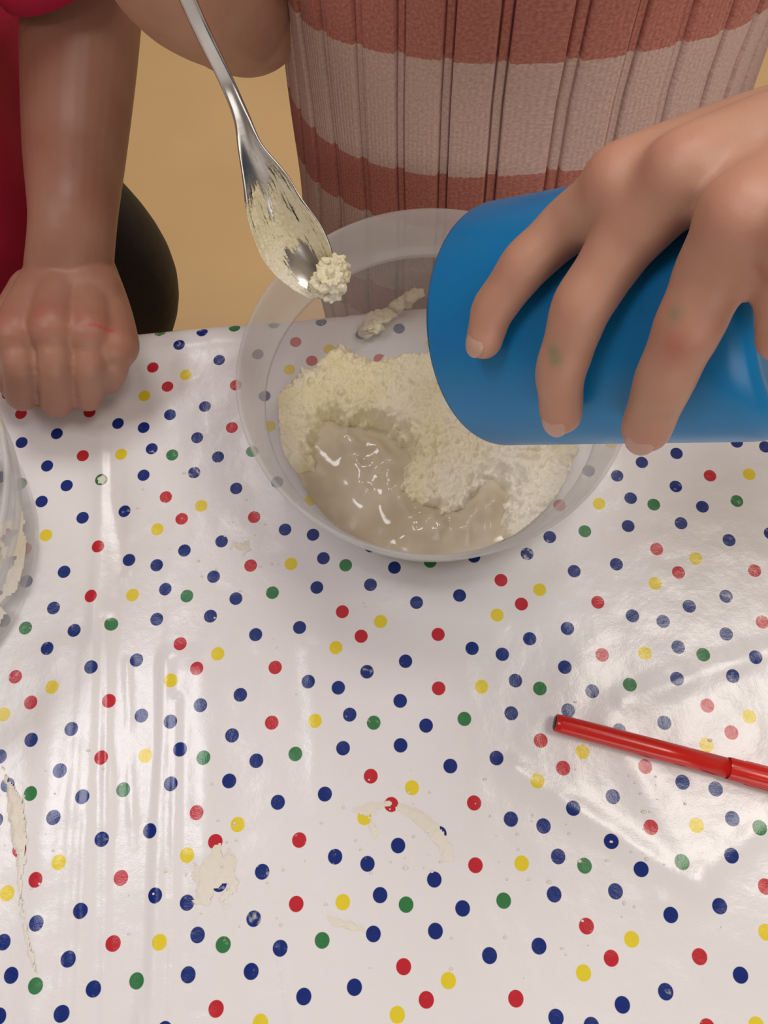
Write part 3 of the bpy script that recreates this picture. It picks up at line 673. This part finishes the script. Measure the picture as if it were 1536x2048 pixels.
def trousers(P, cx, cy, zh, sp_, mat, knee=(0, 0), rr=(.072, .066, .05, .046)):
    mb = MB()
    for k in (-1, 1): mb.tube([(cx + k * sp_ * .8, cy, zh), (cx + k * sp_, cy - .01, zh - .14), (cx + k * sp_ * 1.02 + knee[0], cy + knee[1], zh * .55), (cx + k * sp_, cy, .07)], rr, k=28, round_ends=True)
    mb.ell((cx, cy, zh + .015), (.118, .078, .07)); V_, F_ = voxel(mb, .006, 4); mesh('trousers', V_, F_, mat, P)
    for k in (-1, 1):
        q = np.array([cx + k * sp_, cy, 0]); s_b = MB(); s_b.tube([q + (0, .03, .034), q + (0, -.03, .034), q + (0, -.11, .030)], (.033, .034, .028), k=20); s_b.V[0][:, 2] = np.maximum(s_b.V[0][:, 2], 0.0); s_b.obj('shoe', shoe, P)
trousers(P1, .088, .38, TZ - .16, .058, trs)

# ------------------------------------------------------------------ child in the red shirt, fist on the table
b2 = MB(); fl2 = []
W2 = atz(138, 548, .040); E2 = atz(170, -5, .075); E2 = aty(165, -10, .425)
M2 = [atz(x, y, z) for x, y, z in ((38, 672, .052), (110, 660, .055), (180, 668, .050), (228, 690, .042))]
TIPS = [((42, 735, .047), (44, 790, .022), (44, 776, .010)), ((112, 735, .047), (114, 802, .021), (112, 786, .009)), ((180, 735, .043), (176, 792, .019), (172, 776, .008)), ((228, 735, .036), (214, 762, .016), (205, 750, .008))]
RR2 = [.0077, .0078, .0074, .0067]
for q, tp, r in zip(M2, TIPS, RR2):
    pts = [q] + [atz(*t) for t in tp]
    b2.tube(pts, (r * 1.15, r * 1.1, r * 1.1, r * .9), k=20, n=6); fl2 += [(q + np.array([0, 0, .012]), .011, .5), (pts[2], .013, .45)]
    b2.tube([q, q * .5 + (W2 + (q - M2[1]) * .45) * .5, W2 + (q - M2[1]) * .30 + np.array([0, .006, -.003])], (.0128, .0142, .0150), k=20, n=5)
    b2.tube([atz(*tp[2]), atz(*tp[2]) + np.array([0, .022, .003])], (r * .85, r * .8), k=14)
b2.ell((M2[1] + W2) / 2 - np.array([0, -.002, .0045]), (.0295, .033, .0165))
tb = atz(20, 700, .025); b2.tube([W2 + np.array([-.022, -.004, -.008]), tb + np.array([-.006, 0, 0]), tb + np.array([.004, -.02, -.006])], (.013, .011, .009), k=16)
mid = aty(150, 300, .335); m2_ = aty(146, 440, .285)
def wpx(p, half): return half * ((p - CAM) @ FW) / FPX
b2.tube([W2, m2_, mid, aty(158, 130, .385), E2], (wpx(W2, 84), wpx(m2_, 84), wpx(mid, 98), wpx(aty(158, 130, .385), 110), wpx(E2, 116)), k=28, n=8)
SH2 = np.array([-.215, .44, TZ + .33]); T2 = np.array([-.325, .45, TZ])
b2.tube([E2, E2 * .5 + SH2 * .5 + np.array([.01, 0, 0]), SH2], (wpx(E2, 116), .036, .042), k=28)
SL2 = T2 * 2 - SH2; SL2[1:] = SH2[1:]; EL2 = SL2 + np.array([-.05, -.02, -.22]); b2.tube([SL2, EL2, EL2 + np.array([.03, -.14, -.04])], (.042, .034, .021), k=24); HL2 = EL2 + np.array([.032, -.155, -.044])
b2.ell(HL2 + np.array([0, -.03, 0]), (.028, .036, .014))
for k in range(4): b2.tube([HL2 + np.array([-.021 + k * .014, -.06, 0]), HL2 + np.array([-.021 + k * .014, -.085, -.006]), HL2 + np.array([-.02 + k * .0135, -.098, -.020])], (.0072, .0066, .0055), k=12)
b2.tube([HL2 + np.array([.022, -.02, 0]), HL2 + np.array([.038, -.05, -.008])], (.009, .0065), k=12)
b2.tube([T2 + (.02, -.02, -.12), T2 + (0, 0, .1), T2 + (0, 0, .31)], (.055, .055, .05), k=24); b2.tube([SL2, T2 + (0, .0, .335), SH2], (.038, .045, .038), k=20); b2.tube([T2 + (0, 0, .33), T2 + (.02, -.05, .43), T2 + (.03, -.09, .46)], (.034, .03, .03), k=20)
H2 = T2 + (.04, -.115, .50); head(b2, H2, .95, (.3, -.8, -.5))
for k in (-1, 1): b2.tube([T2 + (.02 + k * .06, -.02, -.10), (T2[0] + .02 + k * .07, .43, .30), (T2[0] + .02 + k * .07, .44, .07)], (.045, .035, .028), k=20)
P2 = root('person', (T2[0], .44, 0), 'child in a crimson shirt resting a fist on the spotted cloth', 'person')
V, F = voxel(b2, .0013, 5); bo2 = mesh('body', V, F, skin2, P2); bo2['_o'] = P2['_o']
def snap(px, py):                                                     # skin point under a photo pixel
    d = nrm(ray(px, py)); q = V - CAM; t = q @ d; e = np.linalg.norm(q - t[:, None] * d, axis=1); k = np.where(e < .0016)[0]
    return V[k[np.argmin(t[k])]] if len(k) else atz(px, py, .058)
knuckle_attr(bo2, fl2, [], [(snap(178 + 5 * i, 643 + 1.6 * i), .0011, .75) for i in range(11)], P2['_o'])
head_parts(H2, .95, (.3, -.8, -.5), hair2, bo2)
crim = simple('crimson_jersey', (.52, .006, .055), (.46, .005, .045), rough=.8, scale=25, bump=.25, bscale=900, bdist=.0004)
shirt('shirt', (-.11, -.03, .05, .10, .16, .25, .31, .345, .37), T2[0] + np.array([.0, .0, .0, -.002, -.005, 0, 0, 0, 0]), (.425, .425, .43, .435, .44, .45, .45, .45, .45),
      (.116, .118, .122, .112, .104, .112, .115, .09, .05), (.10, .10, .098, .094, .09, .085, .078, .06, .045), crim, P2, nk=120, seed=4, folds=.008)
d_ = SH2 - E2; HC = atd(122, -62, .405); sb = MB(); sb.tube([HC, HC * .6 + SH2 * .4, SH2 + d_ * .04], (.037, .046, .054), k=40, round_ends=False); sb.F = sb.F[:-2]
o = sb.obj('sleeve', crim, P2); so_ = o.modifiers.new('cloth', 'SOLIDIFY'); so_.thickness = .0015
sb = MB(); sb.tube([SL2 + (0, 0, .01), SL2 * .6 + EL2 * .4, SL2 * .35 + EL2 * .65], (.054, .05, .047), k=32, round_ends=False); sb.F = sb.F[:-2]; sb.obj('sleeve', crim, P2)
blk = simple('black_leggings', (.010, .009, .010), (.016, .014, .014), rough=.6, scale=14, bump=.4, bscale=25, bdist=.004)
tb2 = MB()
tb2.tube([(-.260, .43, .575), (-.226, .408, .475), (-.248, .41, .36), (-.262, .43, .07)], (.052, .064, .054, .044), k=32)
tb2.tube([(-.36, .43, .575), (-.385, .42, .475), (-.385, .42, .36), (-.38, .43, .07)], (.056, .064, .054, .044), k=32); tb2.ell((-.318, .435, .565), (.105, .078, .07))
V, F = voxel(tb2, .004, 6); mesh('trousers', V, F, blk, P2)
for sx_ in (-.262, -.38):
    q = np.array([sx_, .43, 0]); s_b = MB(); s_b.tube([q + (0, .03, .034), q + (0, -.03, .034), q + (0, -.11, .030)], (.033, .034, .028), k=20); s_b.V[0][:, 2] = np.maximum(s_b.V[0][:, 2], 0.0); s_b.obj('shoe', shoe, P2)
for o in bpy.data.objects:
    if '_o' in o: del o['_o']
